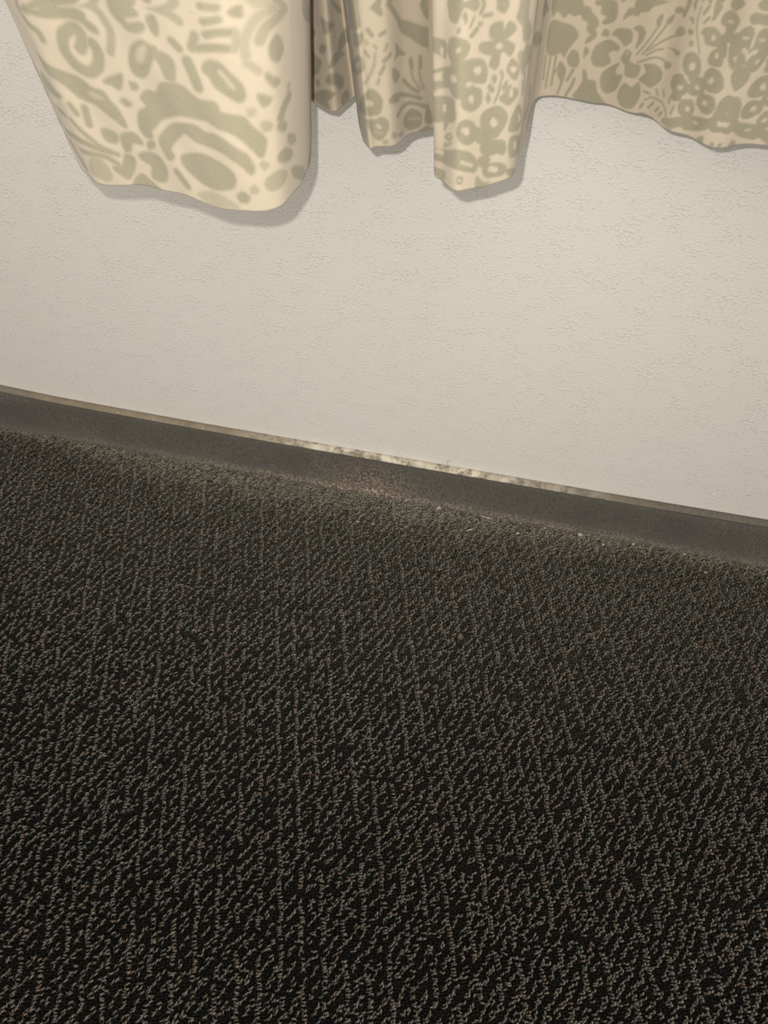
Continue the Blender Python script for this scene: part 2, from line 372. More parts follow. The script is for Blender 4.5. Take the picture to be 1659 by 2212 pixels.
('p',0,1,[(814,91.5),(817,93),(821,93),(822,88.5),(823,90),(825,93),(828,91.5),(829,88.5),(826,85.5),(824,84),(829,81),(829,78),(827,75),(823,78),(821,76.5),(821,72),(819,69),(815,72),(816,76.5),(812,78),(808,81),(809,84),(815,84),(817,84),(814,87)]),
('p',0,-1,[(822,81),(822,79.5),(820,79.5),(819,79.5),(818,81),(819,82.5),(820,82.5),(821,82.5)]),
('p',0,1,[(757,76.5),(783,82.5),(784,73.5),(781,73.5)]),
('p',0,-1,[(782,76.5),(782,75),(781,73.5),(780,75),(780,76.5),(780,78),(781,78),(782,78)]),
('p',0,1,[(789,85.5),(798,87),(802,84),(801,79.5),(799,76.5),(804,76.5),(811,75),(814,69),(813,63),(809,63),(803,64.5),(806,61.5),(811,58.5),(811,51),(805,48),(799,51),(798,55.5),(792,55.5),(788,58.5),(783,57),(759,49.5),(761,57),(782,67.5),(790,72),(786,78)]),
('p',0,-1,[(797,81),(797,81),(795,79.5),(794,79.5),(794,81),(794,81),(796,82.5),(797,82.5)]),
('p',0,-1,[(810,70.5),(810,69),(808,67.5),(806,69),(805,70.5),(806,72),(808,72),(809,72)]),
('p',0,-1,[(795,66),(795,64.5),(792,63),(790,63),(789,64.5),(790,66),(792,67.5),(794,67.5)]),
('p',0,-1,[(781,63),(781,61.5),(780,60),(757,52.5),(760,55.5),(757,55.5),(780,64.5),(781,64.5)]),
('p',0,-1,[(805,63),(804,63),(803,61.5),(801,63),(801,63),(801,64.5),(803,64.5),(804,64.5)]),
('p',0,-1,[(806,55.5),(806,52.5),(805,52.5),(803,54),(803,55.5),(803,57),(804,57),(805,57)]),
('p',0,1,[(757,42),(790,54),(794,49.5),(794,42),(783,37.5),(758,31.5)]),
('p',0,-1,[(785,46.5),(785,45),(784,43.5),(782,43.5),(782,45),(782,46.5),(784,48),(785,48)]),
('p',0,1,[(834,67.5),(833,63),(831,61.5),(828,64.5),(826,67.5),(827,72),(829,73.5),(832,70.5)]),
('p',0,-1,[(832,67.5),(831,66),(830,66),(829,66),(828,67.5),(828,69),(830,69),(831,69)]),
('s',2.2,0.8,[(834,75),(839,63),(841,52.5)]),
('p',0,-1,[(839,61.5),(839,60),(838,60),(836,61.5),(835,63),(836,63),(837,63),(838,63)]),
('p',0,1,[(820,64.5),(820,63),(819,61.5),(818,63),(817,64.5),(818,66),(819,66),(819,66)]),
('p',0,1,[(824,64.5),(824,63),(823,63),(823,63),(823,64.5),(822,67.5),(823,67.5),(824,66)]),
('p',0,1,[(819,58.5),(819,57),(818,57),(817,57),(816,58.5),(815,60),(816,61.5),(818,60)]),
('p',0,1,[(817,54),(817,52.5),(816,51),(815,52.5),(814,54),(815,55.5),(815,57),(816,55.5)]),
('p',0,1,[(827,58.5),(826,57),(825,57),(824,58.5),(825,60),(826,61.5),(827,61.5),(827,61.5)]),
('s',0.5,1,[(823,61.5),(822,55.5),(820,51)]),
('s',0.7,1,[(829,58.5),(826,55.5)]),
('p',0,1,[(823,52.5),(827,55.5),(832,57),(835,54),(833,51),(829,48)]),
('p',0,-1,[(831,54),(831,52.5),(830,52.5),(829,52.5),(829,54),(829,55.5),(830,57),(831,55.5)]),
('p',0,1,[(836,76.5),(840,79.5),(856,67.5),(842,67.5),(837,64.5),(834,70.5)]),
('s',4.1,0.8,[(890,36),(900,22.5),(884,21)]),
('p',0,1,[(828,36),(824,31.5),(817,31.5),(812,37.5),(812,45),(818,48),(824,48),(829,42)]),
('p',0,-1,[(823,39),(823,37.5),(821,36),(819,37.5),(818,39),(819,42),(820,42),(822,40.5)]),
('p',0,1,[(810,34.5),(808,30),(803,28.5),(798,31.5),(796,36),(798,42),(802,43.5),(807,40.5)]),
('p',0,-1,[(804,37.5),(804,34.5),(802,34.5),(800,36),(799,37.5),(800,39),(802,39),(803,39)]),
('p',0,1,[(807,39),(815,34.5),(825,31.5),(819,28.5),(810,28.5)]),
('p',0,1,[(831,33),(832,40.5),(837,46.5),(845,34.5),(840,30),(833,31.5)]),
('p',0,-1,[(843,36),(842,34.5),(840,34.5),(838,36),(838,37.5),(837,40.5),(838,40.5),(840,39)]),
('s',6,0.8,[(927,7.5),(909,6)]),
('p',0,1,[(787,37.5),(785,34.5),(784,33),(783,33),(783,36),(783,37.5),(784,39),(786,39)]),
('p',0,1,[(792,31.5),(791,30),(789,28.5),(786,28.5),(784,28.5),(786,31.5),(789,33),(791,33)]),
('p',0,-1,[(790,31.5),(788,30),(788,30),(788,30),(787,30),(787,30),(789,31.5),(789,31.5)]),
('p',0,0.8,[(792,28.5),(791,27),(789,25.5),(788,25.5),(788,27),(788,27),(790,28.5),(791,28.5)]),
('p',0,0.8,[(788,25.5),(787,24),(786,24),(783,22.5),(783,24),(784,25.5),(785,25.5),(788,27)]),
('p',0,1,[(764,13.5),(788,22.5),(798,25.5),(806,22.5),(811,16.5),(810,10.5),(803,12),(797,13.5),(790,13.5),(780,12),(765,9)]),
('p',0,-1,[(783,18),(781,16.5),(779,16.5),(762,10.5),(762,12),(779,19.5),(781,19.5),(783,19.5)]),
('s',1.2,-0.9,[(800,18),(807,15)]),
('p',0,1,[(813,27),(819,28.5),(828,27),(830,22.5),(829,18),(824,19.5),(819,18),(813,22.5)]),
('p',0,1,[(832,7.5),(830,4.5),(824,4.5),(818,6),(815,10.5),(817,13.5),(823,13.5),(829,12)]),
('p',0,-1,[(826,9),(826,7.5),(823,7.5),(820,9),(819,10.5),(820,12),(822,12),(825,10.5)]),
('p',0,1,[(813,19.5),(820,18),(817,12),(811,15)]),
('s',0.8,-0.8,[(820,18),(825,18)]),
('p',0,1,[(833,16.5),(832,24),(835,28.5),(854,18),(850,12),(837,13.5)]),
('p',0,-1,[(841,19.5),(840,18),(838,18),(837,19.5),(836,21),(836,24),(837,24),(839,22.5)]),
('p',0,1,[(832,7.5),(843,3),(840,0),(834,3)]),
('p',0,1,[(767,3),(784,7.5),(782,0),(777,1.5)]),
('p',0,1,[(801,7.5),(800,4.5),(799,4.5),(798,4.5),(797,6),(798,9),(799,9),(800,9)]),
('p',0,-1,[(800,6),(799,6),(799,6),(798,6),(798,6),(798,7.5),(799,7.5),(799,7.5)]),
('p',0,1,[(811,7.5),(816,3),(821,1.5),(815,0),(811,0)]),
('p',0,1,[(835,0),(835,0),(833,0),(833,0),(833,0),(833,0),(835,0),(836,0)]),
('p',0,1,[(964,64.5),(984,64.5),(987,61.5),(992,60),(994,57),(998,54),(1000,49.5),(998,48),(1000,43.5),(996,39),(993,37.5),(993,40.5),(995,43.5),(992,46.5),(992,51),(988,52.5),(986,55.5),(982,54),(978,55.5),(975,52.5),(970,57),(967,54)]),
('p',0,1,[(966,51),(971,51),(976,49.5),(982,48),(987,43.5),(987,40.5),(984,36),(981,30),(980,27),(977,30),(973,28.5),(969,28.5),(966,31.5),(964,42)]),
('s',0.6,1,[(966,28.5),(967,12)]),
('s',0.6,1,[(970,28.5),(970,6)]),
('s',0.7,1,[(974,28.5),(974,7.5)]),
('s',0.6,1,[(978,24),(975,16.5)]),
('p',0,1,[(978,24),(982,21),(983,16.5),(982,9),(980,1.5),(979,1.5),(980,10.5),(977,16.5)]),
('s',1.1,1,[(988,19.5),(985,12)]),
('s',1.1,1,[(990,13.5),(989,9),(986,1.5)]),
('p',0,1,[(991,27),(991,22.5),(988,21),(984,22.5),(982,27),(983,30),(985,33),(989,31.5)]),
('p',0,1,[(994,36),(997,33),(995,30),(994,28.5),(993,33)]),
('p',0,1,[(995,21),(998,19.5),(1000,15),(1005,15),(1007,12),(1009,7.5),(1014,3),(1017,0),(1009,0),(1000,0),(991,1.5),(994,7.5),(996,13.5)]),
('p',0,1,[(1005,48),(1008,46.5),(1008,43.5),(1004,43.5),(1003,45)]),
('p',0,1,[(995,64.5),(1007,66),(1010,63),(1011,58.5),(1010,54),(1005,51),(1002,51),(1002,52.5),(1004,55.5),(1000,57),(999,61.5),(996,61.5)]),
('p',0,1,[(1011,66),(1015,67.5),(1013,66)]),
('p',0,1,[(1024,69),(1047,73.5),(1044,72),(1041,70.5),(1038,69),(1035,67.5),(1033,64.5),(1028,63),(1026,60),(1023,60),(1019,58.5),(1016,55.5),(1016,58.5),(1018,63),(1022,64.5)]),
('p',0,1,[(1003,39),(1009,42),(1015,40.5),(1018,39),(1017,36),(1014,36),(1011,33),(1014,28.5),(1011,25.5),(1006,24),(1001,25.5),(999,30),(1000,36)]),
('p',0,1,[(1010,45),(1013,49.5),(1018,51),(1024,51),(1026,45),(1022,40.5),(1019,42),(1017,43.5),(1013,45)]),
('p',0,1,[(1025,52.5),(1029,55.5),(1033,54),(1035,51),(1033,45),(1030,40.5),(1030,45),(1030,48),(1029,51)]),
('p',0,1,[(1022,36),(1024,39),(1028,37.5),(1028,33),(1032,31.5),(1037,31.5),(1037,25.5),(1034,22.5),(1027,22.5),(1025,28.5),(1021,31.5)]),
('p',0,-0.6,[(1026,36),(1026,36),(1025,36),(1024,36),(1024,36),(1024,37.5),(1025,37.5),(1025,37.5)]),
('p',0,1,[(1009,19.5),(1011,22.5),(1019,28.5),(1021,28.5),(1019,24),(1021,21),(1025,22.5),(1024,15),(1022,10.5),(1017,7.5),(1012,9),(1009,15)]),
('p',0,1,[(1025,7.5),(1026,15),(1029,18),(1034,16.5),(1039,21),(1042,15),(1042,9),(1039,3),(1033,1.5),(1028,3)]),
('p',0,1,[(1039,33),(1044,34.5),(1049,34.5),(1054,31.5),(1055,27),(1052,22.5),(1048,19.5),(1044,21),(1038,22.5),(1042,28.5)]),
('s',0.6,1,[(1032,37.5),(1038,48),(1042,57)]),
('s',0.6,1,[(1036,39),(1039,43.5),(1046,55.5),(1048,60)]),
('s',0.6,1,[(1039,42),(1048,49.5),(1057,55.5)]),
('s',0.6,1,[(1039,39),(1045,43.5),(1050,45)]),
('s',0.6,1,[(1034,33),(1042,37.5),(1046,39),(1051,39),(1055,37.5)]),
('p',0,1,[(1044,16.5),(1048,16.5),(1050,15),(1046,15)]),
('s',1,1,[(1046,7.5),(1045,4.5)]),
('s',0.9,1,[(1054,10.5),(1051,6)]),
('p',0,1,[(1044,0),(1048,1.5),(1054,0),(1058,0)]),
('p',0,1,[(1040,60),(1042,64.5),(1044,64.5),(1044,60),(1043,57)]),
('p',0,1,[(1047,61.5),(1050,66),(1052,66),(1051,61.5),(1049,60)]),
('p',0,1,[(1056,57),(1057,60),(1059,61.5),(1063,61.5),(1064,58.5),(1059,55.5)]),
('p',0,1,[(1053,46.5),(1059,48),(1065,48),(1064,45),(1061,45),(1058,46.5)]),
('p',0,1,[(1054,37.5),(1058,39),(1061,37.5),(1058,34.5),(1055,34.5)]),
('p',0,1,[(1051,70.5),(1055,72),(1058,72),(1059,76.5),(1062,78),(1062,73.5),(1060,67.5),(1058,67.5),(1056,69),(1052,67.5)]),
('p',0,1,[(1063,78),(1065,78),(1067,76.5),(1067,73.5),(1064,76.5)]),
('p',0,1,[(1075,81),(1075,79.5),(1074,79.5),(1074,79.5),(1073,81),(1073,81),(1074,82.5),(1075,81)]),
('s',0.4,1,[(1071,76.5),(1071,69),(1073,63),(1076,57),(1079,51)]),
('p',0,1,[(1064,69),(1068,69),(1069,66),(1066,67.5)]),
('s',0.9,1,[(1076,78),(1074,73.5)]),
('p',0,1,[(1070,63),(1071,61.5),(1070,60),(1069,60),(1067,60),(1066,61.5),(1067,63),(1069,63)]),
('p',0,0.85,[(1073,57),(1073,55.5),(1073,54),(1071,54),(1070,55.5),(1070,57),(1070,57),(1072,57)]),
('s',0.8,1,[(1078,72),(1076,69)]),
('p',0,1,[(1079,81),(1084,79.5),(1083,75),(1082,72),(1080,70.5),(1080,73.5)]),
('p',0,1,[(1088,84),(1099,87),(1098,84),(1094,79.5),(1090,79.5)]),
('p',0,1,[(1105,87),(1110,88.5),(1111,84),(1109,82.5),(1106,84)]),
('p',0,1,[(1103,78),(1105,81),(1110,81),(1112,82.5),(1116,72),(1112,73.5),(1113,76.5),(1108,75),(1105,75)]),
('p',0,1,[(1086,75),(1089,78),(1094,78),(1098,75),(1098,72),(1097,67.5),(1100,69),(1102,72),(1106,73.5),(1109,70.5),(1109,66),(1109,61.5),(1107,60),(1109,55.5),(1110,52.5),(1108,49.5),(1104,48),(1101,49.5),(1098,54),(1096,52.5),(1096,48),(1092,46.5),(1087,46.5),(1085,49.5),(1086,54),(1089,57),(1086,57),(1081,57),(1078,61.5),(1076,63),(1077,66),(1082,67.5),(1086,66),(1089,64.5),(1091,66),(1090,69),(1086,70.5)]),
('p',0,-0.8,[(1094,73.5),(1094,72),(1093,72),(1091,72),(1090,72),(1091,73.5),(1092,73.5),(1093,73.5)]),
('p',0,-1,[(1086,61.5),(1086,61.5),(1085,60),(1084,60),(1083,61.5),(1083,63),(1084,63),(1085,63)]),
('p',0,-0.9,[(1107,67.5),(1106,66),(1105,66),(1104,66),(1103,66),(1103,67.5),(1104,67.5),(1106,67.5)]),
('p',0,-1,[(1097,61.5),(1097,60),(1097,60),(1096,60),(1095,60),(1095,61.5),(1096,61.5),(1097,61.5)]),
('p',0,-1,[(1092,52.5),(1092,52.5),(1091,51),(1090,51),(1089,52.5),(1089,54),(1090,54),(1091,54)]),
('p',0,-1,[(1104,55.5),(1104,54),(1104,52.5),(1102,54),(1102,54),(1102,55.5),(1102,55.5),(1104,55.5)]),
('p',0,-1,[(1108,60),(1108,60),(1107,58.5),(1106,58.5),(1105,60),(1105,60),(1106,61.5),(1107,61.5)]),
('s',0.5,-1,[(1096,60),(1098,54)]),
('p',0,1,[(1082,45),(1083,39),(1079,36),(1074,37.5),(1070,42),(1070,48),(1074,51),(1079,49.5)]),
('p',0,1,[(1100,42),(1102,36),(1098,31.5),(1092,31.5),(1087,36),(1086,40.5),(1089,45),(1095,45)]),
('p',0,1,[(1078,31.5),(1078,25.5),(1074,24),(1069,24),(1065,27),(1065,33),(1069,36),(1074,36)]),
('p',0,1,[(1090,34.5),(1089,28.5),(1084,25.5),(1078,27),(1074,30),(1075,34.5),(1080,37.5),(1086,37.5)]),
('p',0,1,[(1101,25.5),(1101,21),(1097,18),(1091,18),(1087,21),(1087,27),(1091,30),(1097,30)]),
('p',0,1,[(1087,18),(1087,13.5),(1084,10.5),(1079,12),(1076,15),(1076,21),(1080,22.5),(1084,22.5)]),
('p',0,1,[(1076,24),(1076,21),(1073,19.5),(1070,19.5),(1068,21),(1069,24),(1071,25.5),(1074,25.5)]),
('s',0.7,-1,[(1074,36),(1078,33)]),
('s',0.8,-1,[(1091,30),(1102,31.5)]),
('s',0.8,-1,[(1088,19.5),(1094,16.5),(1100,18),(1102,22.5)]),
('p',0,-1,[(1079,43.5),(1079,42),(1078,40.5),(1076,40.5),(1075,42),(1075,43.5),(1076,45),(1078,45)]),
('p',0,-1,[(1094,37.5),(1093,36),(1092,36),(1090,36),(1090,37.5),(1091,39),(1092,40.5),(1094,39)]),
('p',0,-1,[(1075,30),(1075,28.5),(1074,27),(1072,27),(1071,28.5),(1072,30),(1073,30),(1074,30)]),
('p',0,-1,[(1086,31.5),(1086,30),(1085,30),(1084,30),(1083,30),(1083,31.5),(1084,33),(1085,31.5)]),
('p',0,-1,[(1095,24),(1095,22.5),(1094,22.5),(1092,22.5),(1091,22.5),(1091,24),(1092,25.5),(1094,25.5)]),
('p',0,-1,[(1084,16.5),(1084,15),(1083,15),(1082,15),(1081,16.5),(1081,18),(1082,18),(1083,18)]),
('p',0,1,[(1123,43.5),(1123,36),(1117,34.5),(1110,36),(1105,42),(1105,48),(1110,51),(1117,49.5)]),
('p',0,-1,[(1116,42),(1117,40.5),(1115,40.5),(1114,39),(1113,39),(1112,40.5),(1113,42),(1114,43.5)]),
('p',0,1,[(1102,22.5),(1103,28.5),(1107,33),(1114,31.5),(1120,33),(1125,34.5),(1126,36),(1128,39),(1130,40.5),(1140,15),(1138,15),(1133,13.5),(1128,12),(1122,13.5),(1117,12),(1111,10.5),(1105,9),(1102,10.5),(1098,7.5),(1092,4.5),(1085,3),(1081,4.5),(1074,1.5),(1066,3),(1068,6),(1075,9),(1078,10.5),(1089,13.5),(1100,16.5)]),
('p',0,-1,[(1114,22.5),(1114,21),(1112,21),(1110,21),(1110,22.5),(1110,24),(1112,24),(1113,24)]),
('p',0,-1,[(1124,28.5),(1123,28.5),(1122,28.5),(1121,28.5),(1121,28.5),(1121,28.5),(1121,30),(1122,30)]),
('p',0,-0.8,[(1131,24),(1131,22.5),(1130,22.5),(1129,22.5),(1128,24),(1128,24),(1129,24),(1130,24)]),
('p',0,-0.9,[(1131,18),(1130,18),(1129,16.5),(1127,18),(1126,18),(1127,18),(1129,18),(1130,18)]),
('p',0,-1,[(1112,15),(1111,15),(1109,13.5),(1107,13.5),(1106,15),(1106,16.5),(1108,16.5),(1110,16.5)]),
('p',0,-0.9,[(1093,10.5),(1093,9),(1092,9),(1090,9),(1089,9),(1089,10.5),(1090,10.5),(1092,10.5)]),
('s',0.6,1,[(1047,10.5),(1051,13.5),(1055,13.5),(1062,13.5),(1067,10.5),(1069,7.5)]),
('s',0.9,1,[(1054,10.5),(1051,6)]),
('s',1,1,[(1060,9),(1058,6)]),
('s',1,1,[(1064,7.5),(1062,4.5)]),
('s',0.7,1,[(1053,19.5),(1056,16.5)]),
('s',0.8,1,[(1060,21),(1062,18)]),
('s',0.9,1,[(1068,19.5),(1068,16.5)]),
('s',0.6,1,[(1073,16.5),(1072,10.5)]),
('s',0.6,0.7,[(1111,70.5),(1112,66)]),
('s',0.4,1,[(1114,63),(1114,57),(1115,51)]),
('p',0,1,[(1111,60),(1112,58.5),(1111,58.5),(1110,58.5),(1109,60),(1108,61.5),(1109,61.5),(1110,61.5)]),
('p',0,0.7,[(1113,54),(1113,52.5),(1112,52.5),(1112,52.5),(1111,54),(1110,55.5),(1111,55.5),(1112,55.5)]),
('p',0,1,[(1116,63),(1120,64.5),(1121,61.5)]),
('s',0.7,1,[(1123,57),(1119,54),(1118,52.5)]),
('p',0,1,[(1123,51),(1124,54),(1128,46.5)]),
('p',0,1,[(1096,1.5),(1100,4.5),(1101,0),(1098,0)]),
('p',0,1,[(1109,1.5),(1109,1.5),(1108,0),(1107,0),(1106,1.5),(1106,3),(1107,3),(1108,3)]),
('p',0,1,[(1112,6),(1117,9),(1122,12),(1123,9),(1122,6),(1128,1.5),(1116,3)]),
('p',0,1,[(1137,6),(1137,4.5),(1136,3),(1134,4.5),(1133,7.5),(1133,9),(1134,10.5),(1136,9)]),
('p',0,1,[(1065,1.5),(1070,1.5),(1074,1.5),(1077,0),(1076,0),(1069,1.5)]),
]

def smooth_poly(p, closed, k=4):
    n = len(p); out = []
    for i in range(n if closed else n-1):
        g = (lambda j: p[j % n]) if closed else (lambda j: p[min(max(j, 0), n-1)])
        a, b, d, e = g(i-1), g(i), g(i+1), g(i+2)
        for t in np.arange(k)/k:
            out.append(.5*((2*b)+(-a+d)*t+(2*a-5*b+4*d-e)*t*t+(-a+3*b-3*d+e)*t**3))
    if not closed: out.append(p[-1])
    return np.array(out)
def seg_dist(Q, A, B):
    d = B-A; L = (d*d).sum(1)+1e-9
    t = np.clip(((Q[:, None]-A[None])*d[None]).sum(2)/L[None], 0, 1)
    return np.sqrt((((A[None]+t[..., None]*d[None])-Q[:, None])**2).sum(2)).min(1)
def print_field(u, v):
    """how much green print covers the cloth at (u, v); mm"""
    cov = np.zeros(len(u)); Q = np.stack([u, v], 1)
    soft = np.interp(u, [150, 330, 370, 600, 760, 850, 950, 980], [2.2, 2.2, 1.8, 1.5, 1.4, 1.3, 1.2, 1.1])
    grow = np.interp(u, [330, 380, 600, 850, 980], [.9, .6, .4, .35, .12])
    for kind, hw, k, pts in PRINT:
        p = smooth_poly(np.array(pts, float), kind == 'p')
        lo = p.min(0)-hw-2.5; hi = p.max(0)+hw+2.5
        i = np.where((u > lo[0]) & (u < hi[0]) & (v > lo[1]) & (v < hi[1]))[0]
        if not len(i): continue
        q = Q[i]
        if kind == 'p':
            A, B = p, np.roll(p, -1, 0)
            cr = ((A[None, :, 1] > q[:, None, 1]) != (B[None, :, 1] > q[:, None, 1])) & (q[:, None, 0] < (B-A)[None, :, 0]*(q[:, None, 1]-A[None, :, 1])/((B-A)[None, :, 1]+1e-12)+A[None, :, 0])
            sd = seg_dist(q, A, B)*np.where(cr.sum(1) % 2 == 1, -1, 1)
        else:
            sd = seg_dist(q, p[:-1], p[1:])-hw
        w_ = np.clip(.5-(sd-(grow[i] if k > 0 else 0))/soft[i], 0, 1)
        if k > 0: cov[i] = np.maximum(cov[i], k*w_)
        else: cov[i] *= 1+k*w_
    return cov

def build_curtain():
    s, _, _ = curtain_plan(); L = s[-1]
    us = np.concatenate([np.arange(0, .15, .003), np.arange(.15, 1.14, .0009), np.arange(1.14, L, .002)])
    vs_ = np.concatenate([np.arange(0, .118, .0009), np.arange(.118, .30, .003), np.arange(.30, .72, .01)])
    U, V = np.meshgrid(us, vs_)
    P = curtain_at(U, V)
    # soft unevenness of hanging cotton
    P[..., 1] += .0005*np.sin(U*95+V*31)*np.sin(V*58+U*23) + .0003*np.sin(U*260+V*90)
    P[..., 2] += (.0012*np.sin(U*61)+.0007*np.sin(U*173+1))*np.exp(-V/.03)
    me = grid_mesh('curtain', P)
    um, vm = U.ravel()*1000, V.ravel()*1000
    um = np.where(um > 1110, 2220-um, um); um = np.where(um < 165, 330-um, um)
    um = np.where((um > 690) & (um < 765), um+290, um)
    top = np.interp(um, [180, 260, 320, 370, 600, 640, 670, 800, 830, 967, 1024, 1108], [96, 105, 109, 95, 81, 85, 77, 104, 101, 63, 68, 86])
    f = np.mod(vm, 2*top); vm = np.where(f > top, 2*top-f, f)
    fattr(me, 'print', print_field(um, vm))
    o = link('curtain', me, cloth_material(), label='cream curtain with sage green floral print hanging in folds above the baseboard', cat='curtain')
    md = o.modifiers.new('cloth_thickness', 'SOLIDIFY'); md.thickness = .0009; md.offset = -1
    return o
build_curtain()

# ------------------------------------------------------------------ carpet pile
def loop_mesh():
    """one tufted loop of two twisted plies, unit: metres, feet at z = 0, width along x"""
    V, F, ply = [], [], []
    NS, NR = 9, 5
    for k in (0, 1):
        base = len(V)
        for i in range(NS+1):
            t = i/NS; a = math.pi*t
            cx = -.0019*math.cos(a); cz = .0040*math.sin(a)**.65
            tw = 2*math.pi*1.6*t + k*math.pi
            tx, tz = math.sin(a), math.cos(a)     # outward normal of the arch in its plane
            ox = .0005*math.cos(tw); oy = .0005*math.sin(tw)
            px, py, pz = cx-ox*math.cos(a), oy, cz+ox*math.sin(a)
            for j in range(NR):
                b = 2*math.pi*j/NR; r = .00062
                V.append((px-r*math.cos(b)*math.cos(a), py+r*math.sin(b), pz+r*math.cos(b)*math.sin(a))); ply.append(float(k))
        for i in range(NS):
            for j in range(NR):
                q = base+i*NR; F.append((q+j, q+(j+1) % NR, q+NR+(j+1) % NR, q+NR+j))
    me = bpy.data.meshes.new('yarn_loop'); me.from_pydata(V, [], F); me.update()
    me.polygons.foreach_set('use_smooth', np.ones(len(F), bool))
    fattr(me, 'ply', ply); me.materials.append(yarn_material())
    return bpy.data.objects.new('yarn_loop', me)

def vnoise(x, y, sc, seed=0):
    """cheap smooth value noise"""
    X, Y = x*sc+seed*17.3, y*sc+seed*5.1
    xi, yi = np.floor(X).astype(int), np.floor(Y).astype(int); fx, fy = X-xi, Y-yi
    fx, fy = fx*fx*(3-2*fx), fy*fy*(3-2*fy)
    h = lambda a, b: np.mod(np.sin(a*127.1+b*311.7+seed*74.7)*43758.5453, 1.)
    return (h(xi, yi)*(1-fx)+h(xi+1, yi)*fx)*(1-fy)+(h(xi, yi+1)*(1-fx)+h(xi+1, yi+1)*fx)*fy

def build_pile():
    G, ST = .0038, .0025                      # gauge between tuft rows, stitch length along a row
    ang = math.radians(-18.5)                  # tuft rows run at this angle to the wall's normal
    ax = np.array([math.cos(ang), -math.sin(ang)]); ay = np.array([math.sin(ang), math.cos(ang)])
    I, J = np.meshgrid(np.arange(-430, 430), np.arange(-600, 250)); I = I.ravel(); J = J.ravel()
    gx = I*G + (J % 2)*.0004; gy = J*ST
    n = len(I); gx = gx+rng.normal(0, .00035, n); gy = gy+rng.normal(0, .0003, n)
    wv = .0011*np.sin(gy*170+np.floor(I/5)*1.7)
    x = gx*ax[0]+gy*ay[0]+wv; y = gx*ax[1]+gy*ay[1]-.35
    edge = -.0165-.0025*vnoise(x, x*0, 130, 3)
    keep = (x > -1.15) & (x < .85) & (y > -1.0) & (y < edge)
    x, y, I, J = x[keep], y[keep], I[keep], J[keep]; n = len(x)
    r = rng.random(n)
    cm = I % 5
    brk = vnoise(I*1., J*.6, .45, 2); brk2 = vnoise(I*.7, J*.35, .5, 8)
    column = (cm == 0) & (brk < .64)
    diag = (np.mod(J-1.75*I+vnoise(x, y, 70, 1)*.8, 5.5) < 1.95) & (brk2 < .90) & (rng.random(n) < np.array([1., .50, .97, .97, .45])[cm])
    light = column | diag
    light ^= rng.random(n) < .012
    d = -y-.016
    wid = np.interp(x, [-.72, -.6, -.45, -.3, -.05, .08, .2, .36], [.018, .022, .055, .062, .058, .045, .030, .020])
    dust = np.clip(1.25-d/wid*(.75+.5*vnoise(x, y, 45, 5)), 0, 1)*(.6+.4*vnoise(x, y, 160, 6))
    dust = np.clip(dust, 0, .95)
    hs = np.where(light, 1.0+rng.normal(0, .10, n), .52+rng.normal(0, .06, n))
    hs = hs*(1-dust)+dust*(.85+rng.normal(0, .12, n))
    pal = np.array([hexc(h)[:3] for h in ['6c6b69','726d69','656a67','756f6a','636362','73675f']]); dk = np.array([hexc(h)[:3] for h in ['191817','1b1b1a','1e1c1b','161616']])
    col = np.where(light[:, None], pal[rng.integers(0, len(pal), n)], dk[rng.integers(0, len(dk), n)])
    col = col*(1+rng.normal(0, .14, n))[:, None]
    dc = np.array(hexc('7d7a70')[:3])*(1+rng.normal(0, .22, n))[:, None]
    haze = np.interp(d, [0, .06, .16, .30, .5], [.44, .36, .20, .06, 0.])   # fine dust plus painted-in glare haze, both thinning out away from the wall
    fade = np.maximum(dust*.95, haze*np.where(light, .25, 1.))[:, None]
    col = np.clip(col*(1-fade)+dc*fade, .002, 1)
    me = bpy.data.meshes.new('carpet_pile'); me.vertices.add(n)
    me.vertices.foreach_set('co', np.stack([x, y, np.zeros(n)], 1).astype(np.float32).ravel())
    rot = np.stack([rng.normal(0, .22, n), rng.normal(0, .12, n), np.where(diag & ~column, math.radians(48), math.radians(22))+rng.normal(0, .30, n)], 1)
    scl = np.stack([np.where(diag & ~column, 1.08, .98)+rng.normal(0, .08, n), 1+rng.normal(0, .08, n), np.clip(hs, .3, 1.5)], 1)
    for nm, v in (('rot', rot), ('scl', scl)):
        a = me.attributes.new(nm, 'FLOAT_VECTOR', 'POINT'); a.data.foreach_set('vector', v.astype(np.float32).ravel())
    a = me.attributes.new('tint', 'FLOAT_COLOR', 'POINT')
    a.data.foreach_set('color', np.concatenate([col, np.ones((n, 1))], 1).astype(np.float32).ravel())
    fattr(me, 'dusty', dust)
    o = link('carpet_pile', me, None, kind='stuff', label='dark loop pile carpet with grey lattice of taller loops', cat='carpet')
    ng = bpy.data.node_groups.new('tufting', 'GeometryNodeTree')
    ng.interface.new_socket('Geometry', in_out='INPUT', socket_type='NodeSocketGeometry')
    ng.interface.new_socket('Geometry', in_out='OUTPUT', socket_type='NodeSocketGeometry')
    N = ng.nodes; gi = N.new('NodeGroupInput'); go = N.new('NodeGroupOutput')
    oi = N.new('GeometryNodeObjectInfo'); oi.inputs['Object'].default_value = loop_mesh()
    ip = N.new('GeometryNodeInstanceOnPoints'); er = N.new('FunctionNodeEulerToRotation')
    na = N.new('GeometryNodeInputNamedAttribute'); na.data_type = 'FLOAT_VECTOR'; na.inputs[0].default_value = 'rot'
    nb = N.new('GeometryNodeInputNamedAttribute'); nb.data_type = 'FLOAT_VECTOR'; nb.inputs[0].default_value = 'scl'
    K = ng.links.new
    K(gi.outputs[0], ip.inputs['Points']); K(oi.outputs['Geometry'], ip.inputs['Instance'])
    K(na.outputs[0], er.inputs[0]); K(er.outputs[0], ip.inputs['Rotation']); K(nb.outputs[0], ip.inputs['Scale'])
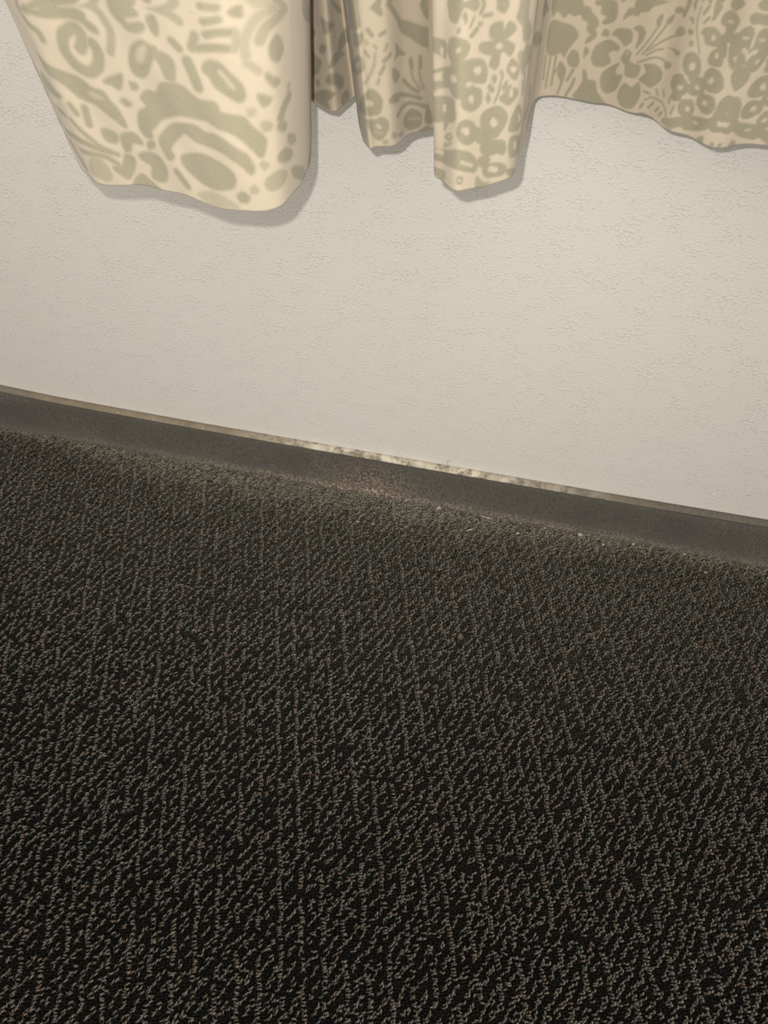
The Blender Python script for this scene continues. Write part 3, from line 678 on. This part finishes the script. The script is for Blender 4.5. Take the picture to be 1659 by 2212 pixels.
    K(ip.outputs[0], go.inputs[0])
    md = o.modifiers.new('tufting', 'NODES'); md.node_group = ng
    return o
build_pile()

# ------------------------------------------------------------------ loose bits on the carpet, the baseboard and the wall
M_FLAKE = plain('paint_flake_white', 'e6e1d6'); M_PINK = plain('lint_pinkish', 'b8a495'); M_YEL = plain('crumb_yellowish', 'c9bd8e'); M_ORG = plain('crumb_tan', 'b08a5a'); M_GREY = plain('flake_grey', 'a8a296'); M_STRAW = plain('splinter_pale', 'cfc3ae'); M_HAIR = plain('hair_dark', '2c221a')
def chip(name, mat, x, y, z, sx, sy, sz, label, cat, rz=0., tilt=0., seed=1):
    """irregular flat chip: an uneven outline with a domed top"""
    rr = random.Random(seed); bm = bmesh.new(); n = 9
    top, bot = [], []
    for i in range(n):
        a = 2*math.pi*i/n; k = rr.uniform(.65, 1.1)
        bot.append(bm.verts.new((.5*sx*k*math.cos(a), .5*sy*k*math.sin(a), 0)))
        k *= rr.uniform(.7, .92)
        top.append(bm.verts.new((.5*sx*k*math.cos(a), .5*sy*k*math.sin(a), sz*rr.uniform(.55, 1.))))
    ct = bm.verts.new((rr.uniform(-.1, .1)*sx, rr.uniform(-.1, .1)*sy, sz*1.1))
    for i in range(n):
        j = (i+1) % n
        bm.faces.new((bot[i], bot[j], top[j], top[i])); bm.faces.new((top[i], top[j], ct))
    bm.faces.new(bot[::-1])
    me = bpy.data.meshes.new(name); bm.to_mesh(me); bm.free()
    o = link(name, me, mat, label=label, cat=cat)
    o.location = (x, y, z); o.rotation_euler = (tilt, 0, rz)
    return o
def strand(name, mat, pts, r, label, cat):
    """thin tapering strand through the given points"""
    P = smooth_poly(np.array(pts, float), False, 4); V, F = [], []; n = len(P); NR = 5
    org = P[0].copy(); P = P-org
    for i in range(n):
        t = Vector(P[min(i+1, n-1)]-P[max(i-1, 0)]).normalized(); a = t.orthogonal().normalized(); b = t.cross(a)
        rad = r*(1-.6*abs(2*i/(n-1)-1)**3)
        for j in range(NR):
            q = Vector(P[i])+rad*(math.cos(2*math.pi*j/NR)*a+math.sin(2*math.pi*j/NR)*b); V.append(tuple(q))
    for i in range(n-1):
        for j in range(NR): F.append((i*NR+j, i*NR+(j+1) % NR, i*NR+NR+(j+1) % NR, i*NR+NR+j))
    F.append(tuple(range(NR))[::-1]); F.append(tuple(range((n-1)*NR, n*NR)))
    me = bpy.data.meshes.new(name); me.from_pydata(V, [], F); me.update()
    o = link(name, me, mat, label=label, cat=cat); o.location = org
    return o
PZ = .0048      # chips rest on the tops of the loops
chip('lint_ball', M_PINK, -.068, -.0205, PZ, .0060, .0045, .0026, 'pinkish grey lint lump at the foot of the baseboard, left of centre', 'lint', .3, seed=2)
chip('paint_flake', M_FLAKE, -.165, -.067, PZ, .0026, .0022, .0012, 'tiny white chip on the dusty carpet, left one of a close pair', 'chip', .5, seed=3)
chip('paint_flake', M_FLAKE, -.145, -.066, PZ, .0030, .0016, .0010, 'tiny white sliver on the dusty carpet, right one of a close pair', 'chip', .9, seed=4)
chip('paint_flake', M_FLAKE, -.132, -.024, PZ, .0016, .0034, .0010, 'small upright white chip below the crumbly patch of the baseboard', 'chip', .2, seed=5)
chip('paint_flake', M_GREY, .115, -.0215, PZ, .0072, .0056, .0018, 'largest pale grey flake lying against the baseboard foot', 'flake', .1, .2, seed=6)
chip('crumb', M_YEL, .181, -.0215, PZ, .0046, .0042, .0024, 'bright yellowish crumb against the baseboard foot', 'crumb', .7, seed=7)
chip('crumb', M_ORG, .193, -.0205, PZ, .0030, .0022, .0014, 'small tan crumb just right of the bright yellowish crumb', 'crumb', .2, seed=8)
chip('paint_flake', M_FLAKE, .037, -.038, PZ, .0028, .0026, .0012, 'small white chip on the carpet left of the largest grey flake', 'chip', 0, seed=9)
chip('crumb', M_FLAKE, .144, -.031, PZ, .0022, .0022, .0012, 'tiny pale crumb between the largest grey flake and the yellowish crumb', 'crumb', .5, seed=10)
chip('crumb', M_YEL, .222, -.030, PZ, .0022, .0020, .0012, 'tiny yellowish crumb on the carpet right of the tan crumb', 'crumb', .8, seed=11)
chip('crumb', M_FLAKE, .244, -.0225, PZ, .0026, .0020, .0012, 'tiny pale crumb at the baseboard foot, rightmost on the carpet edge', 'crumb', .1, seed=12)
chip('crumb', M_YEL, .268, -.045, PZ, .0030, .0026, .0014, 'dull yellow crumb farthest right out on the carpet loops', 'crumb', .1, seed=13)
strand('splinter', M_STRAW, [(-.013, -.0215, PZ+.0006), (-.006, -.0220, PZ+.0009), (.003, -.0225, PZ+.0006)], .0005, 'thin pale splinter lying along the baseboard foot', 'splinter')
strand('splinter', M_FLAKE, [(-.0275, -.0500, PZ+.0005), (-.0225, -.0465, PZ+.0008), (-.0200, -.0450, PZ+.0005)], .0005, 'short white fibre slanting across the carpet loops', 'fibre')
chip('paint_flake', M_GREY, .314, -.0112, .022, .0052, .0040, .0009, 'grey flake stuck to the baseboard face near the right edge', 'flake', .4, math.radians(90), seed=14)
chip('paint_flake', M_FLAKE, -.509, -.0075, .0648, .0026, .0014, .0007, 'white speck on the baseboard ledge, leftmost of three', 'speck', .2, -.1, seed=15)
chip('paint_flake', M_FLAKE, -.458, -.0080, .0642, .0018, .0012, .0006, 'white speck on the baseboard ledge, middle of three', 'speck', .2, -.1, seed=16)
chip('paint_flake', M_FLAKE, -.389, -.0080, .0640, .0026, .0014, .0007, 'white speck on the baseboard ledge, rightmost of three', 'speck', .2, -.1, seed=17)
chip('plaster_crumb', M_FLAKE, .250, .0002, .097, .0050, .0028, .0010, 'small white plaster crumb stuck on the wall at the right', 'crumb', 0, math.radians(90), seed=18)
strand('hair', M_HAIR, [(-.062, -.0012, .0665), (-.0655, -.0012, .0710), (-.0645, -.0010, .0755), (-.0605, -.0008, .0785)], .00016, 'short dark curved hair on the wall just above the baseboard', 'hair')
